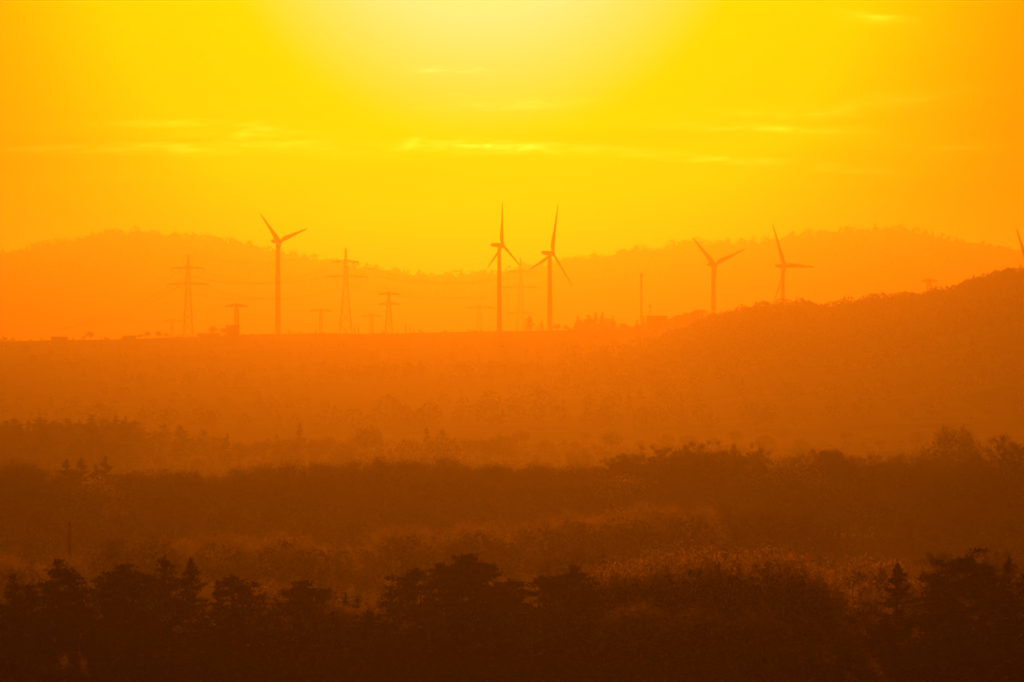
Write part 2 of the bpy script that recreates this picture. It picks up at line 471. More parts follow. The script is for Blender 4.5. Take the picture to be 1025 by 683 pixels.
# ------------------------------------------------------------------ front row of conifers and the broadleaf dome
FRONT = [
    ('pine', 15, 577, 720, 'slim dark conifer tip at the left edge of the front tree row', 0.8),
    ('pine', 29, 586, 700, 'low dark pine near the left edge, beside a slim conifer tip', 0.9),
    ('pine', 61, 562, 720, 'dark pine with a pointed top in front of the lone roadside pole', 0.95),
    ('pine', 76, 569, 690, 'dark pine just right of the lone roadside pole', 0.85),
    ('broad', 120, 568, 710, 'dark wide topped pine left of the slanting conifer tip', 1.0),
    ('pine', 136, 573, 745, 'narrow pine top against the right side of a wide topped pine', 0.7),
    ('pine', 167, 557, 720, 'tall ragged pine with slanting tip below the leftmost tall pylon', 0.8),
    ('spruce', 194, 560, 700, 'tall pointed dark spruce below the farm house on the ridge', 1.15),
    ('spruce', 218, 582, 715, 'shorter spruce between two taller pointed conifers', 0.9),
    ('pine', 237, 577, 700, 'dark conifer right of the shorter spruce, beside a pale budding tree', 1.15),
    ('broad', 307, 584, 700, 'broad isolated dark pine below the wind turbine that stands apart on the left', 0.95),
    ('spruce', 344, 594, 720, 'thin faint conifer standing in the dip right of the isolated broad pine', 0.7),
    ('spruce', 359, 598, 705, 'short dark conifer in the dip of the front tree row', 0.85),
    ('pine', 388, 588, 720, 'sloping left shoulder pine of the big central pine clump', 1.0),
    ('pine', 413, 570, 700, 'dark pine with rounded top, left of the big central pine clump', 1.0),
    ('pine', 440, 565, 725, 'dark pine leaning right beside the highest broad pine', 0.75),
    ('broad', 472, 558, 700, 'highest broad dark pine in the middle of the front row', 0.95),
    ('pine', 499, 588, 715, 'lower dark pine right of the highest broad pine', 0.95),
    ('pine', 520, 590, 700, 'dark lower pine in front of a gap, below the pair of turbines', 1.0),
    ('pine', 544, 577, 710, 'dark rounded pine left of a leaning pine crest', 1.0),
    ('broad', 577, 569, 705, 'dark pine with a leaning crest, left of the budding broadleaf dome', 0.7),
    ('spruce', 898, 565, 700, 'dark conifer standing alone right of the budding broadleaf dome', 1.2),
    ('pine', 932, 580, 730, 'low dark pine on the left flank of the big right pine', 0.9),
    ('broad', 957, 559, 715, 'big broad dark pine near the right edge, below the big round tree', 0.9),
    ('pine', 987, 564, 700, 'dark pine just right of the big right pine', 0.8),
    ('spruce', 1003, 558, 725, 'pointed dark conifer close to the right edge of the front row', 0.9),
    ('pine', 1023, 576, 700, 'dark pine cut by the right edge of the photo', 1.0),
]
for k, u, v, D, lab, w in FRONT:
    tree(k, u, v, D, lab, 'conifers of the front tree row', w * (1.1 if k == 'spruce' else 1.15))
DOME = [(596, 570, 720, 'dense', 'dark rounded broadleaf left of the orange rimmed dome'), (613, 572, 735, 'dense', 'low rounded broadleaf at the left foot of the orange rimmed dome'),
        (640, 565, 720, 'dense', 'budding broadleaf at the left shoulder of the orange rimmed dome'), (675, 557, 730, 'dense', 'budding broadleaf with glowing twigs at the dome, below the turbine right of the mast'),
        (706, 554, 715, 'dense', 'tall budding broadleaf in the middle of the orange rimmed dome'), (738, 553, 730, 'dense', 'tallest budding broadleaf right of the dome middle'),
        (765, 553, 715, 'dense', 'budding broadleaf at the right of the dome top'), (793, 562, 725, 'round', 'budding broadleaf on the right shoulder of the dome'),
        (821, 573, 735, 'round', 'low orange rimmed broadleaf at the right foot of the dome'), (846, 583, 745, 'round', 'lowest orange rimmed broadleaf, left of the lone dark conifer'),
        (261, 582, 760, 'round', 'pale budding broadleaf squeezed between the spruce and the isolated broad pine'),
        (330, 606, 690, 'round', 'thin budding broadleaf in front of the dip of the front row'), (372, 610, 690, 'round', 'pale twiggy broadleaf at the foot of the big central pine clump')]
for u, v, D, k, lab in DOME:
    tree(k, u, v, D, lab, 'broadleaf trees of the front tree row', 1.0)
# lower, nearer trees that close the row
for i in range(34):
    u = -20 + i * 32 + rnd.uniform(-10, 10)
    v = rnd.uniform(604, 632)
    k = rnd.choice(['pine', 'spruce', 'broad', 'pine']) if not 590 < u < 860 else rnd.choice(['dense', 'round', 'pine'])
    tree(k, u, v, rnd.uniform(655, 685), 'dark lower tree merged into the front tree row' if k in ('dense', 'round') else 'dark lower conifer merged into the front tree row',
         'dark lower trees of the front row' if k in ('dense', 'round') else 'dark lower conifers of the front row', 1.2)
for i in range(46):
    u = -20 + i * 24 + rnd.uniform(-9, 9)
    tree('shrub', u, rnd.uniform(642, 668), rnd.uniform(600, 640), 'dim leafy shrub along the bottom edge of the photo', 'shrubs along the bottom edge', rnd.uniform(1.0, 1.4))
for i in range(20):
    u = -20 + i * 56 + rnd.uniform(-20, 20)
    tree('shrub', u, rnd.uniform(664, 676), rnd.uniform(570, 595), 'dim leafy shrub along the bottom edge of the photo', 'shrubs along the bottom edge', rnd.uniform(1.0, 1.5))
for u, v, lab in ((71, 653, 'pale yellowish bush low in the front row, below the lone pole'), (866, 659, 'pale orange bush in the lower right, below the lone dark conifer'),
                  (815, 651, 'small paler bush in the lower right, left of the pale orange bush')):
    e = tree('shrub', u, v, 600, lab, None, 0.5)
    e.children[1].data = PALE[0][1]
    e.name = 'pale_bush'; e['category'] = 'bush'

# ------------------------------------------------------------------ rounded trees behind the front row
MID = [(18, 560, 1200, 'round'), (62, 556, 1250, 'round'), (112, 541, 1280, 'bare'), (150, 532, 1300, 'bare'), (183, 543, 1330, 'round'), (218, 535, 1300, 'dense'), (250, 540, 1330, 'round'),
       (288, 532, 1290, 'dense'), (322, 541, 1270, 'round'), (360, 551, 1300, 'bare'), (405, 525, 1330, 'dense'), (452, 525, 1360, 'round'), (482, 522, 1340, 'dense'), (512, 536, 1330, 'bare'),
       (540, 519, 1440, 'round'), (578, 513, 1460, 'round'), (592, 516, 1500, 'round'), (628, 510, 1480, 'dense'), (646, 503, 1520, 'round'), (690, 506, 1500, 'dense'), (712, 508, 1540, 'bare'),
       (735, 506, 1560, 'bare'), (758, 504, 1590, 'bare'), (782, 506, 1600, 'bare'), (806, 507, 1620, 'bare'), (829, 513, 1640, 'bare'), (914, 505, 1800, 'bare'), (944, 508, 1820, 'bare'), (968, 504, 1790, 'bare'),
       (992, 506, 1810, 'bare'), (1015, 509, 1780, 'bare'), (1035, 514, 1780, 'bare'), (-15, 552, 1230, 'round'), (868, 559, 900, 'round'), (846, 566, 930, 'round'), (890, 562, 940, 'round'),
       (560, 548, 1150, 'bare'), (600, 545, 1180, 'bare'), (470, 548, 1200, 'bare'), (935, 556, 1000, 'bare'), (1005, 552, 1000, 'bare')]
MIDLAB = {150: 'wide rounded bare tree behind the slanting conifer tip at the left', 218: 'low domed tree behind the shorter spruce', 288: 'domed tree with glowing rim behind the isolated broad pine',
          405: 'rounded tree with glowing rim behind the rounded top pine', 482: 'domed tree with glowing rim behind the highest broad pine', 646: 'pointed rounded tree above the left shoulder of the broadleaf dome',
          868: 'orange rimmed rounded tree left of the lone dark conifer', 914: 'bare tree at the right end of the dark field strip'}
for u, v, D, k in MID:
    if u in MIDLAB:
        tree(k, u, v, D, MIDLAB[u], 'rounded trees behind the front row', 1.12 if k != 'bare' else 1.0)
    else:
        kk = 'bare' if k == 'bare' else 'rounded'
        tree(k, u, v, D, 'dim %s tree in the loose line behind the front row' % kk, '%s trees in the line behind the front row' % kk, 1.1)

# ------------------------------------------------------------------ dark belt across the middle
BELT2 = [(4, 461, 'round'), (15, 467, 'round'), (30, 467, 'bare'), (45, 470, 'round'), (60, 460, 'spruce'), (71, 470, 'pine'), (82, 458, 'spruce'), (94, 465, 'spruce'), (106, 457, 'spruce'), (124, 474, 'dense'),
         (145, 471, 'bare'), (157, 472, 'dense'), (179, 469, 'dense'), (203, 476, 'bare'), (224, 474, 'dense'), (246, 467, 'dense'), (262, 468, 'dense'), (280, 463, 'round'), (297, 463, 'dense'), (318, 465, 'round'), (341, 467, 'dense'),
         (364, 461, 'round'), (387, 460, 'dense'), (410, 466, 'round'), (433, 458, 'dense'), (452, 467, 'bare'), (470, 465, 'round'), (491, 465, 'dense'), (509, 467, 'round'), (521, 465, 'round'), (545, 470, 'dense'), (566, 467, 'round'),
         (584, 465, 'dense'), (611, 461, 'bare'), (634, 456, 'bare'), (652, 448, 'bare'), (675, 447, 'bare'), (691, 453, 'dense'), (708, 443, 'bare'), (726, 457, 'round'), (748, 442, 'bare'), (768, 460, 'bare'), (785, 462, 'bare'),
         (803, 460, 'dense'), (818, 453, 'bare'), (831, 453, 'bare'), (849, 461, 'dense'), (866, 457, 'bare'), (877, 457, 'bare'), (897, 464, 'round'), (917, 455, 'dense'), (934, 467, 'dense'), (991, 458, 'round'), (970, 466, 'round'), (1016, 436, 'bare'), (1032, 450, 'bare')]
B2LAB = {60: 'leftmost of the pointed spruces on the dark middle tree belt', 82: 'larger pointed spruce of the dark middle belt, between two others', 106: 'right hand pointed spruce at the end of the spruce group on the middle belt',
         179: 'wide rounded tree on the middle belt right of the pointed spruces', 246: 'wide domed tree on the middle belt below the tall pylon at the farm', 433: 'high rounded tree on the middle belt, left of the turbine pair',
         708: 'tall bare tree on the middle belt below the turbine right of the mast', 748: 'wide bare tree on the middle belt, highest right of its bare neighbour', 691: 'small dark round tree between bare trees on the middle belt',
         917: 'rounded tree on the middle belt, left of the big round tree', 1016: 'tall bare tree rising at the right edge of the middle belt'}
for u, v, k in BELT2:
    D = rnd.uniform(2050, 2200)
    k = 'dim' if k in ('round', 'dense') else k
    if u in B2LAB:
        tree(k, u, v, D, B2LAB[u], 'trees along the dark middle belt', 1.1 if k not in ('spruce',) else 1.25)
    else:
        kk = {'dim': 'rounded', 'bare': 'bare twiggy', 'spruce': 'pointed', 'pine': 'pointed'}[k]
        tree(k, u, v, D, '%s tree merged into the skyline of the dark middle belt' % kk, '%s trees of the dark middle belt' % kk, 1.2)
tree('dim', 953, 427, 2300, 'big round tree standing free above the middle belt at the right', None, 0.72, 1)
for i in range(44):
    u = -15 + i * 24.2 + rnd.uniform(-8, 8)
    k = rnd.choice(['dim', 'dim', 'dim', 'bare'])
    tree(k, u, rnd.uniform(476, 494), rnd.uniform(1880, 2030), 'dark tree on the near side of the middle belt', 'trees on the near side of the middle belt', 1.25)
for i in range(22):
    u = -15 + i * 47 + rnd.uniform(-10, 10)
    if 838 < u < 935:
        continue
    k = rnd.choice(['dim', 'dim', 'bare'])
    tree(k, u, rnd.uniform(503, 520), rnd.uniform(1690, 1830), 'dim tree in the shade in front of the middle belt', 'trees in the shade before the middle belt', 1.2)
for u, v, D, lab in ((93, 480, 1950, 'glowing pale blossoming tree below the pointed spruces'), (626, 478, 1950, 'glowing pale blossoming tree in the middle belt below the mast'),
                     (791, 461, 2040, 'glowing pale blossoming tree on the middle belt below the level bladed turbine')):
    tree('blossom', u, v, D, lab, None, 1.0, hmin=6)

# ------------------------------------------------------------------ hazy belt behind it
BELT3 = [(5, 421, 'pine'), (16, 418, 'pine'), (28, 421, 'spruce'), (40, 418, 'pine'), (53, 421, 'pine'), (67, 419, 'pine'), (80, 420, 'spruce'), (92, 416, 'pine'), (105, 418, 'pine'), (117, 417, 'pine'), (127, 417, 'spruce'), (136, 421, 'pine'),
         (146, 426, 'round'), (164, 424, 'pine'), (180, 425, 'pine'), (192, 434, 'round'), (203, 430, 'pine'), (215, 436, 'bare'), (226, 434, 'spruce'), (240, 440, 'round'), (254, 441, 'round'), (277, 434, 'spruce'), (265, 438, 'round'), (288, 436, 'round'),
         (300, 423, 'spruce'), (314, 437, 'dense'), (330, 435, 'round'), (346, 440, 'round'), (366, 425, 'bare'), (380, 433, 'spruce'), (393, 446, 'round'), (426, 427, 'spruce'), (443, 430, 'pine'), (459, 438, 'bare'), (476, 437, 'bare'), (490, 437, 'bare'),
         (503, 435, 'bare'), (521, 428, 'round'), (545, 440, 'bare'), (565, 440, 'bare'), (586, 430, 'round'), (611, 430, 'round'), (640, 438, 'round'), (667, 432, 'round'), (688, 433, 'round'), (715, 436, 'round'), (735, 428, 'round'), (764, 433, 'round'),
         (800, 438, 'bare'), (846, 430, 'bare'), (880, 438, 'round'), (917, 432, 'bare'), (990, 436, 'bare'), (-8, 420, 'pine')]
B3LAB = {164: 'first of two hazy pines right of the conifer wood on the left', 180: 'second of two hazy pines right of the conifer wood on the left', 300: 'tallest hazy spruce of the back belt, below the turbine on the left',
         366: 'pale rounded tree left of a hazy spruce in the back belt', 380: 'hazy spruce right of the pale rounded tree', 426: 'hazy spruce between glowing pale trees, below the dip of the hills',
         521: 'pale rounded tree of the back belt below the turbine pair'}
for u, v, k in BELT3:
    D = rnd.uniform(2780, 2900) if u < 520 else rnd.uniform(2950, 3150)
    if u in B3LAB:
        tree(k, u, v, D, B3LAB[u], 'trees of the hazy back belt', 1.1)
    else:
        kk = {'round': 'rounded tree', 'dense': 'rounded tree', 'bare': 'bare tree', 'spruce': 'conifer', 'pine': 'conifer'}[k]
        tree(k, u, v, D, 'hazy %s merged into the back belt of trees' % kk, 'hazy %ss of the back belt' % kk, 1.25)
for i in range(26):
    u = -12 + i * 6 + rnd.uniform(-2, 2)
    v = np.interp(u, [0, 130, 150], [423, 422, 432]) + rnd.uniform(0, 7)
    tree(rnd.choice(['pine', 'pine', 'spruce']), u, v, rnd.uniform(2700, 2800), 'hazy conifer merged into the back belt of trees', 'hazy conifers of the back belt', 1.3)
for i in range(40):
    u = -10 + i * 27 + rnd.uniform(-9, 9)
    tree(rnd.choice(['round', 'dense', 'bare']) if u > 140 else 'pine', u, rnd.uniform(447, 462) if u > 140 else rnd.uniform(426, 440), rnd.uniform(2700, 2860) if u > 140 else rnd.uniform(2600, 2720), 'hazy low tree in front of the back belt', 'hazy low trees before the back belt', 1.3)
for u, v, D, w, lab in ((409, 437, 2760, 1.0, 'glowing blossoming tree left of a hazy spruce in the back belt'), (438, 436, 2760, 1.0, 'glowing blossoming tree right of a hazy spruce in the back belt'),
                        (452, 438, 2770, 0.8, 'small glowing blossoming tree right of two others in the back belt'), (182, 398, 4200, 1.6, 'bright blossoming tree on the hazy slope below the tall pylon at the left'),
                        (46, 409, 3900, 1.4, 'bright blossoming tree on the slope above the conifer wood on the left'), (722, 384, 3900, 1.9, 'wide pale rounded tree on the hazy slope below the turbine right of the mast'),
                        (620, 381, 4400, 1.2, 'small pale blossoming tree on the slope below the mast'), (472, 380, 4500, 2.2, 'low pale blossoming tree on the slope below the turbine pair'),
                        (362, 379, 4500, 1.2, 'small pale blossoming tree on the slope below the middle pylons')):
    tree('blossom', u, v, D, lab, None, w, hmin=3.5)

# ------------------------------------------------------------------ distant woods that read as one mass
def low_tree(rng, H, kind):
    if kind == 'con':
        n = 34
        t = rng.uniform(0.08, 1.0, n)
        r = 0.26 * H * (1 - t) ** 0.9 + 0.012 * H
        az = rng.uniform(0, 6.283, n)
        d = np.stack([np.cos(az), np.sin(az), np.full(n, 0.15)], -1)
        C = d * (r * 0.5)[:, None]; C[:, 2] = t * H
        v, f = leaf_quads(C, d + np.array([0, 0, 0.3]) * t[:, None] * 2, r * 1.3 + 0.05 * H, 0.09 * H + r * 0.25, rng)
    else:
        n = 130
        p = unit(rng.normal(size=(n, 3))) * (rng.uniform(0.55, 1, n) ** 0.5)[:, None]
        C = p * np.array([0.42, 0.42, 0.46]) * H * rng.uniform(0.8, 1.08, (n, 1)) + np.array([0, 0, 0.50 * H])
        v, f = leaf_quads(C, rng.normal(size=(n, 3)) + p, rng.uniform(0.09, 0.19, n) * H, rng.uniform(0.05, 0.11, n) * H, rng)
    g = Geo()
    g.tube([(0, 0, -0.05 * H), (0, 0, 0.45 * H), (0, 0, 0.85 * H)], [0.03 * H, 0.022 * H, 0.006 * H], 3, cap=False)
    tv = np.concatenate(g.v); tf = np.array([q for q in g.f if len(q) == 4])
    return np.concatenate([v, tv]), np.concatenate([f, tf + len(v)])

def wood(name, label, cat, pts, seed, con_share, mat):
    rng = np.random.default_rng(seed)
    pr = {'con': [low_tree(rng, 1.0, 'con') for _ in range(5)], 'dec': [low_tree(rng, 1.0, 'dec') for _ in range(8)]}
    V, F, n = [], [], 0
    for (x, y, H, sw) in pts:
        kind = 'con' if rng.random() < con_share else 'dec'
        v, f = pr[kind][rng.integers(len(pr[kind]))]
        a = rng.uniform(0, 6.283); c, s = math.cos(a), math.sin(a)
        w = v * np.array([H * sw, H * sw, H])
        w = np.stack([w[:, 0] * c - w[:, 1] * s + x, w[:, 0] * s + w[:, 1] * c + y, w[:, 2] + hz(x, y) - 0.2], -1)
        V.append(w); F.append(f + n); n += len(v)
    o = mesh_obj(name, np.concatenate(V), np.concatenate(F), mat)
    o['kind'] = 'stuff'; o['label'] = label; o['category'] = cat
    return o

prng = np.random.default_rng(3)
pts = []
for D in np.arange(12200, 14300, 90):
    n = int(1300 * K * D / 22) if D < 13400 else int(1300 * K * D / 7)
    for u in prng.uniform(-140, 1165, n):
        pts.append(((u - 512) * K * D, D + prng.uniform(-35, 35), prng.choice([11, 13, 16, 20, 25, 31], p=[.25, .27, .22, .14, .08, .04]), prng.uniform(0.8, 1.25)))
wood('forest', 'hazy forest covering the two long hills on the horizon', 'forest', pts, 4, 0.45, M['scrub'])

pts = []
for D in np.arange(4050, 4950, 30):
    for u in prng.uniform(560, 1160, int(600 * K * D / 6)):
        vr = np.interp(u, RIGHT_U, RIGHT_V)
        if prng.random() > (u - 560) / 150 + 0.05:
            continue
        pts.append(((u - 512) * K * D, D + prng.uniform(-15, 15), prng.uniform(6.5, 11.5), prng.uniform(0.9, 1.4)))
for u in prng.uniform(566, 706, 120):
    D = 5640 + prng.normal(0, 30)
    pts.append(((u - 512) * K * D, D, prng.uniform(2.5, 5.0) + 3.0 * max(0.0, (u - 600) / 100), prng.uniform(1.0, 1.5)))
wood('forest', 'wooded nearer hill rising at the right edge', 'forest', pts, 5, 0.12, M['scrub'])

pts = []
for D0, u0, u1, h0, h1, gap in ((3350, -60, 1100, 6, 11, 5), (3600, 380, 1100, 6, 12, 7), (3700, -60, 420, 4, 8, 9), (4000, 500, 1100, 5, 10, 7), (4250, 120, 720, 4, 9, 6), (4450, 330, 640, 5, 9, 3.5), (4480, 330, 640, 5, 8, 4),
                            (4600, -60, 340, 4, 7, 7), (4900, 0, 600, 3, 6, 10), (5150, 250, 680, 3, 6, 12), (5400, -60, 300, 3, 5, 12), (3850, 640, 1100, 6, 11, 5), (4150, 760, 1100, 6, 11, 5)):
    width = (u1 - u0) * K * D0
    for u in prng.uniform(u0, u1, int(width / gap)):
        D = D0 + 40 * math.sin(u * 0.013 + D0) + prng.normal(0, 18)
        pts.append(((u - 512) * K * D, D, prng.uniform(h0, h1), prng.uniform(0.9, 1.5)))
for i in range(320):
    D = prng.uniform(3300, 5500); u = prng.uniform(-80, 1110)
    pts.append(((u - 512) * K * D, D, prng.uniform(2.5, 7), prng.uniform(0.9, 1.5)))
for u in prng.uniform(-60, 720, 260):
    D = 5790 + prng.normal(0, 25)
    pts.append(((u - 512) * K * D, D, prng.choice([0.7, 1.0, 1.5, 2.4, 3.4], p=[.35, .3, .2, .1, .05]), prng.uniform(1.0, 2.2)))
wood('scrubland', 'hazy hedges and scrub scattered over the valley slope', 'scrub', pts, 6, 0.15, M['scrub'])

pts = []
for i in range(2600):
    D = prng.uniform(515, 2900); u = prng.uniform(-100, 1130)
    if 1190 < D < 1320 and 835 < u < 940:
        continue
    pts.append(((u - 512) * K * D, D, prng.uniform(1.2, 3.6), prng.uniform(1.0, 1.8)))
for i in range(700):
    D = prng.uniform(330, 505); u = prng.uniform(-150, 1180)
    pts.append(((u - 512) * K * D, D, prng.uniform(0.8, 2.0), prng.uniform(1.0, 1.8)))
wood('undergrowth', 'dark undergrowth between the nearer trees', 'undergrowth', pts, 7, 0.0, M['scrub'])

# ------------------------------------------------------------------ trees along the crest
CREST_TREES = [('shrub', 4, 336.5, 'small bush on the ridge at the left edge'), ('shrub', 13, 337.5, 'small bush on the ridge, second from the left edge'), ('round', 90, 331, 'rounded tree standing out on the ridge between two low barns'),
               ('shrub', 84, 335.5, 'low bush beside the rounded tree on the ridge'), ('round', 140, 334, 'first small tree of the ridge clump left of the leftmost tall pylon'), ('round', 147.5, 331, 'higher small tree of the ridge clump left of the leftmost tall pylon'),
               ('round', 158.5, 330.5, 'twiggy small tree in the middle of the ridge clump left of the tall pylon'), ('round', 166, 333, 'right small tree of the ridge clump left of the tall pylon'), ('shrub', 177, 334.5, 'bush on the ridge at the left foot of the tall pylon'),
               ('round', 213, 326, 'small dark tree on the ridge between barn and farm house'), ('round', 224, 328, 'dark tree at the left wall of the farm house'),
               ('pine', 530, 315.5, 'conifer on the ridge between the turbine pair'), ('spruce', 541.7, 319.5, 'smaller conifer on the ridge just left of the second turbine of the pair'), ('dense', 557, 323.5, 'low rounded tree at the right foot of the turbine pair'),
               ('dense', 566, 325, 'low flat tree on the ridge right of the turbine pair'), ('spruce', 577.5, 315, 'left conifer of the ridge copse right of the turbine pair'), ('dense', 584, 319, 'rounded tree between conifers of the ridge copse'),
               ('spruce', 595, 311.5, 'tall conifer of the ridge copse, left one of two equals'), ('pine', 589, 315, 'ragged pine at the left of the tall ridge conifers'), ('spruce', 601.5, 311.5, 'tall conifer of the ridge copse, right one of two equals'),
               ('dense', 607, 318, 'rounded tree left of a conifer in the ridge copse'), ('spruce', 613, 315, 'conifer at the right end of the ridge copse'), ('dense', 624, 322.5, 'low rounded tree on the ridge left of the mast'),
               ('spruce', 636.6, 318.5, 'small conifer just left of the mast'), ('spruce', 643.5, 315.5, 'small conifer just right of the mast'), ('dense', 677, 317, 'rounded tree right of the long hall on the ridge'), ('dense', 689, 318, 'rounded tree where the ridge meets the wooded hill')]
for k, u, v, lab in CREST_TREES:
    D = 5780 if u < 570 else 5650
    tree(k, u, v, D, lab, 'trees along the ridge', 1.25 if k in ('spruce', 'pine') else 1.2, hmin=3)

# tall gappy pines on the far ridge at the right
for i, (u, v) in enumerate(((934, 239), (941, 240.5), (946.5, 242), (958, 243.5), (964, 244), (970, 244.5), (976, 245), (982, 245), (991, 246.5), (997.5, 244), (1004, 249), (1010, 250.5), (1018, 252.5), (1030, 254))):
    tree('pine', u, v, 13900, 'tall hazy pine with sky showing between the trunks on the far hill', 'gappy pines on the far hill', 0.9, hmin=20)

# ------------------------------------------------------------------ wind turbines
def at(u, v, D):
    return np.array([(u - 512) * K * D, D, CAM_Z + (V_H - v) * K * D])

def turbine(label, hub_u, hub_v, tower_u, D, Rpx, psi, th0, base_w, top_w):
    px = K * D
    Rm = Rpx * px
    tx = (tower_u - 512) * px
    zg = hz(tx, D) - 1.5
    hz_ = CAM_Z + (V_H - hub_v) * px
    Hh = hz_ - zg
    root = thing('wind_turbine', label, 'wind turbine', (tx, D, zg), 0, 'wind turbines on the ridge')
    r0, r1 = base_w * px / 2, top_w * px / 2
    g = Geo()
    zs = np.linspace(0, Hh - 2.0, 9)
    g.tube([(0, 0, z) for z in zs], [r0 + (r1 - r0) * (i / 8) for i in range(9)], 20)
    g.tube([(0, 0, -0.5), (0, 0, 0.6)], [r0 * 1.5, r0 * 1.5], 20)
    t = g.obj('tower', M['glassfibre'], root)
    for p in t.data.polygons:
        p.use_smooth = len(p.vertices) == 4
    axis = np.array([math.sin(psi), -math.cos(psi), 0.0])      # rotor side
    side = np.array([math.cos(psi), math.sin(psi), 0.0])
    upv = np.array([0, 0, 1.0])
    off = ((hub_u - tower_u) * px) / math.sin(psi)
    off = max(2.8, off)
    C0 = np.array([0, 0, Hh])
    # nacelle: rounded box section lofted along the axis
    g = Geo()
    rings = []
    for s, w, h, dz in ((off - 1.6, 1.2, 1.25, 0), (off - 2.3, 1.75, 1.85, 0), (-1.0, 1.9, 2.05, 0.1), (-5.2, 1.7, 1.8, 0.25), (-7.6, 1.15, 1.25, 0.55), (-8.1, 0.6, 0.7, 0.7)):
        ring = []
        for q in range(12):
            a = 2 * math.pi * (q + 0.5) / 12
            ca, sa = math.cos(a), math.sin(a)
            ca = math.copysign(abs(ca) ** 0.6, ca); sa = math.copysign(abs(sa) ** 0.6, sa)
            ring.append(C0 + axis * s + side * w * ca + upv * (h * sa + dz))
        rings.append(ring)
    g.loft(rings)
    g.obj('nacelle', M['glassfibre'], root)
    g = Geo()
    g.box(C0 - axis * 5.6 + upv * 3.0, (0.25, 0.25, 2.2))
    g.box(C0 - axis * 5.6 + upv * 4.1, (1.0, 0.2, 0.2))
    g.obj('wind_sensor', M['steel'], root)
    hub = C0 + axis * off
    g = Geo()
    g.tube([hub + axis * s for s in (-1.7, -1.2, 0.0, 1.2, 1.9, 2.3)], [1.3, 1.75, 1.8, 1.45, 0.8, 0.1], 14)
    g.obj('hub', M['glassfibre'], root)
    for b in range(3):
        th = th0 + b * 2 * math.pi / 3
        bd = side * math.cos(th) + upv * math.sin(th)
        tn = -side * math.sin(th) + upv * math.cos(th)
        rings = []
        for f, ch, tk, tw in ((0.02, 2.0, 2.0, 0.0), (0.05, 2.0, 1.9, 0.0), (0.10, 2.7, 1.3, 0.35), (0.18, 3.5, 0.85, 0.30), (0.3, 3.1, 0.6, 0.22), (0.5, 2.3, 0.42, 0.12), (0.7, 1.7, 0.3, 0.06), (0.88, 1.15, 0.2, 0.02), (0.97, 0.8, 0.12, 0.0), (1.0, 0.45, 0.08, 0.0)):
            c = hub + bd * (Rm * f) + axis * (0.02 * Rm * f)
            cd = tn * math.cos(-tw - 0.08) + axis * math.sin(-tw - 0.08)
            td = -tn * math.sin(-tw - 0.08) + axis * math.cos(-tw - 0.08)
            ring = []
            for q in range(10):
                a = 2 * math.pi * q / 10
                xx = math.cos(a); yy = math.sin(a)
                shift = 0.0 if f < 0.08 else 0.2
                ring.append(c + cd * (1.3 * ch * (xx / 2 + shift)) + td * (tk * 0.8 * yy * (1.0 if f < 0.08 else (0.75 - 0.35 * xx))))
            rings.append(ring)
        g = Geo(); g.loft(rings)
        bo = g.obj('blade', M['glassfibre'], root)
        for p in bo.data.polygons:
            p.use_smooth = len(p.vertices) == 4
    return root

turbine('wind turbine standing apart on the left, two blades raised, right of the leftmost tall pylon', 280.3, 241.6, 278, 6600, 41.9, R(50.6), R(138), 6.0, 4.2)
turbine('wind turbine with one blade straight up, left one of the central pair', 502.4, 245.3, 499.2, 6300, 44, R(64), R(92), 5.4, 3.4)
turbine('wind turbine with its upright blade tilted right, right one of the central pair', 552.6, 253.2, 549.8, 6200, 50.0, R(60), R(79), 5.4, 3.8)
turbine('wind turbine with two raised blades forming a V, right of the thin mast', 714.2, 264.6, 713.6, 6500, 43, R(43), R(141), 5.2, 4.2)
turbine('wind turbine with one level blade pointing right, above the wooded hill', 784.9, 266.2, 783, 6300, 48.2, R(52), R(119), 4.8, 3.4)
turbine('wind turbine at the right edge, only one raised blade in view', 1030.5, 270, 1027.8, 6000, 46.5, R(41), R(117), 5.4, 3.8)

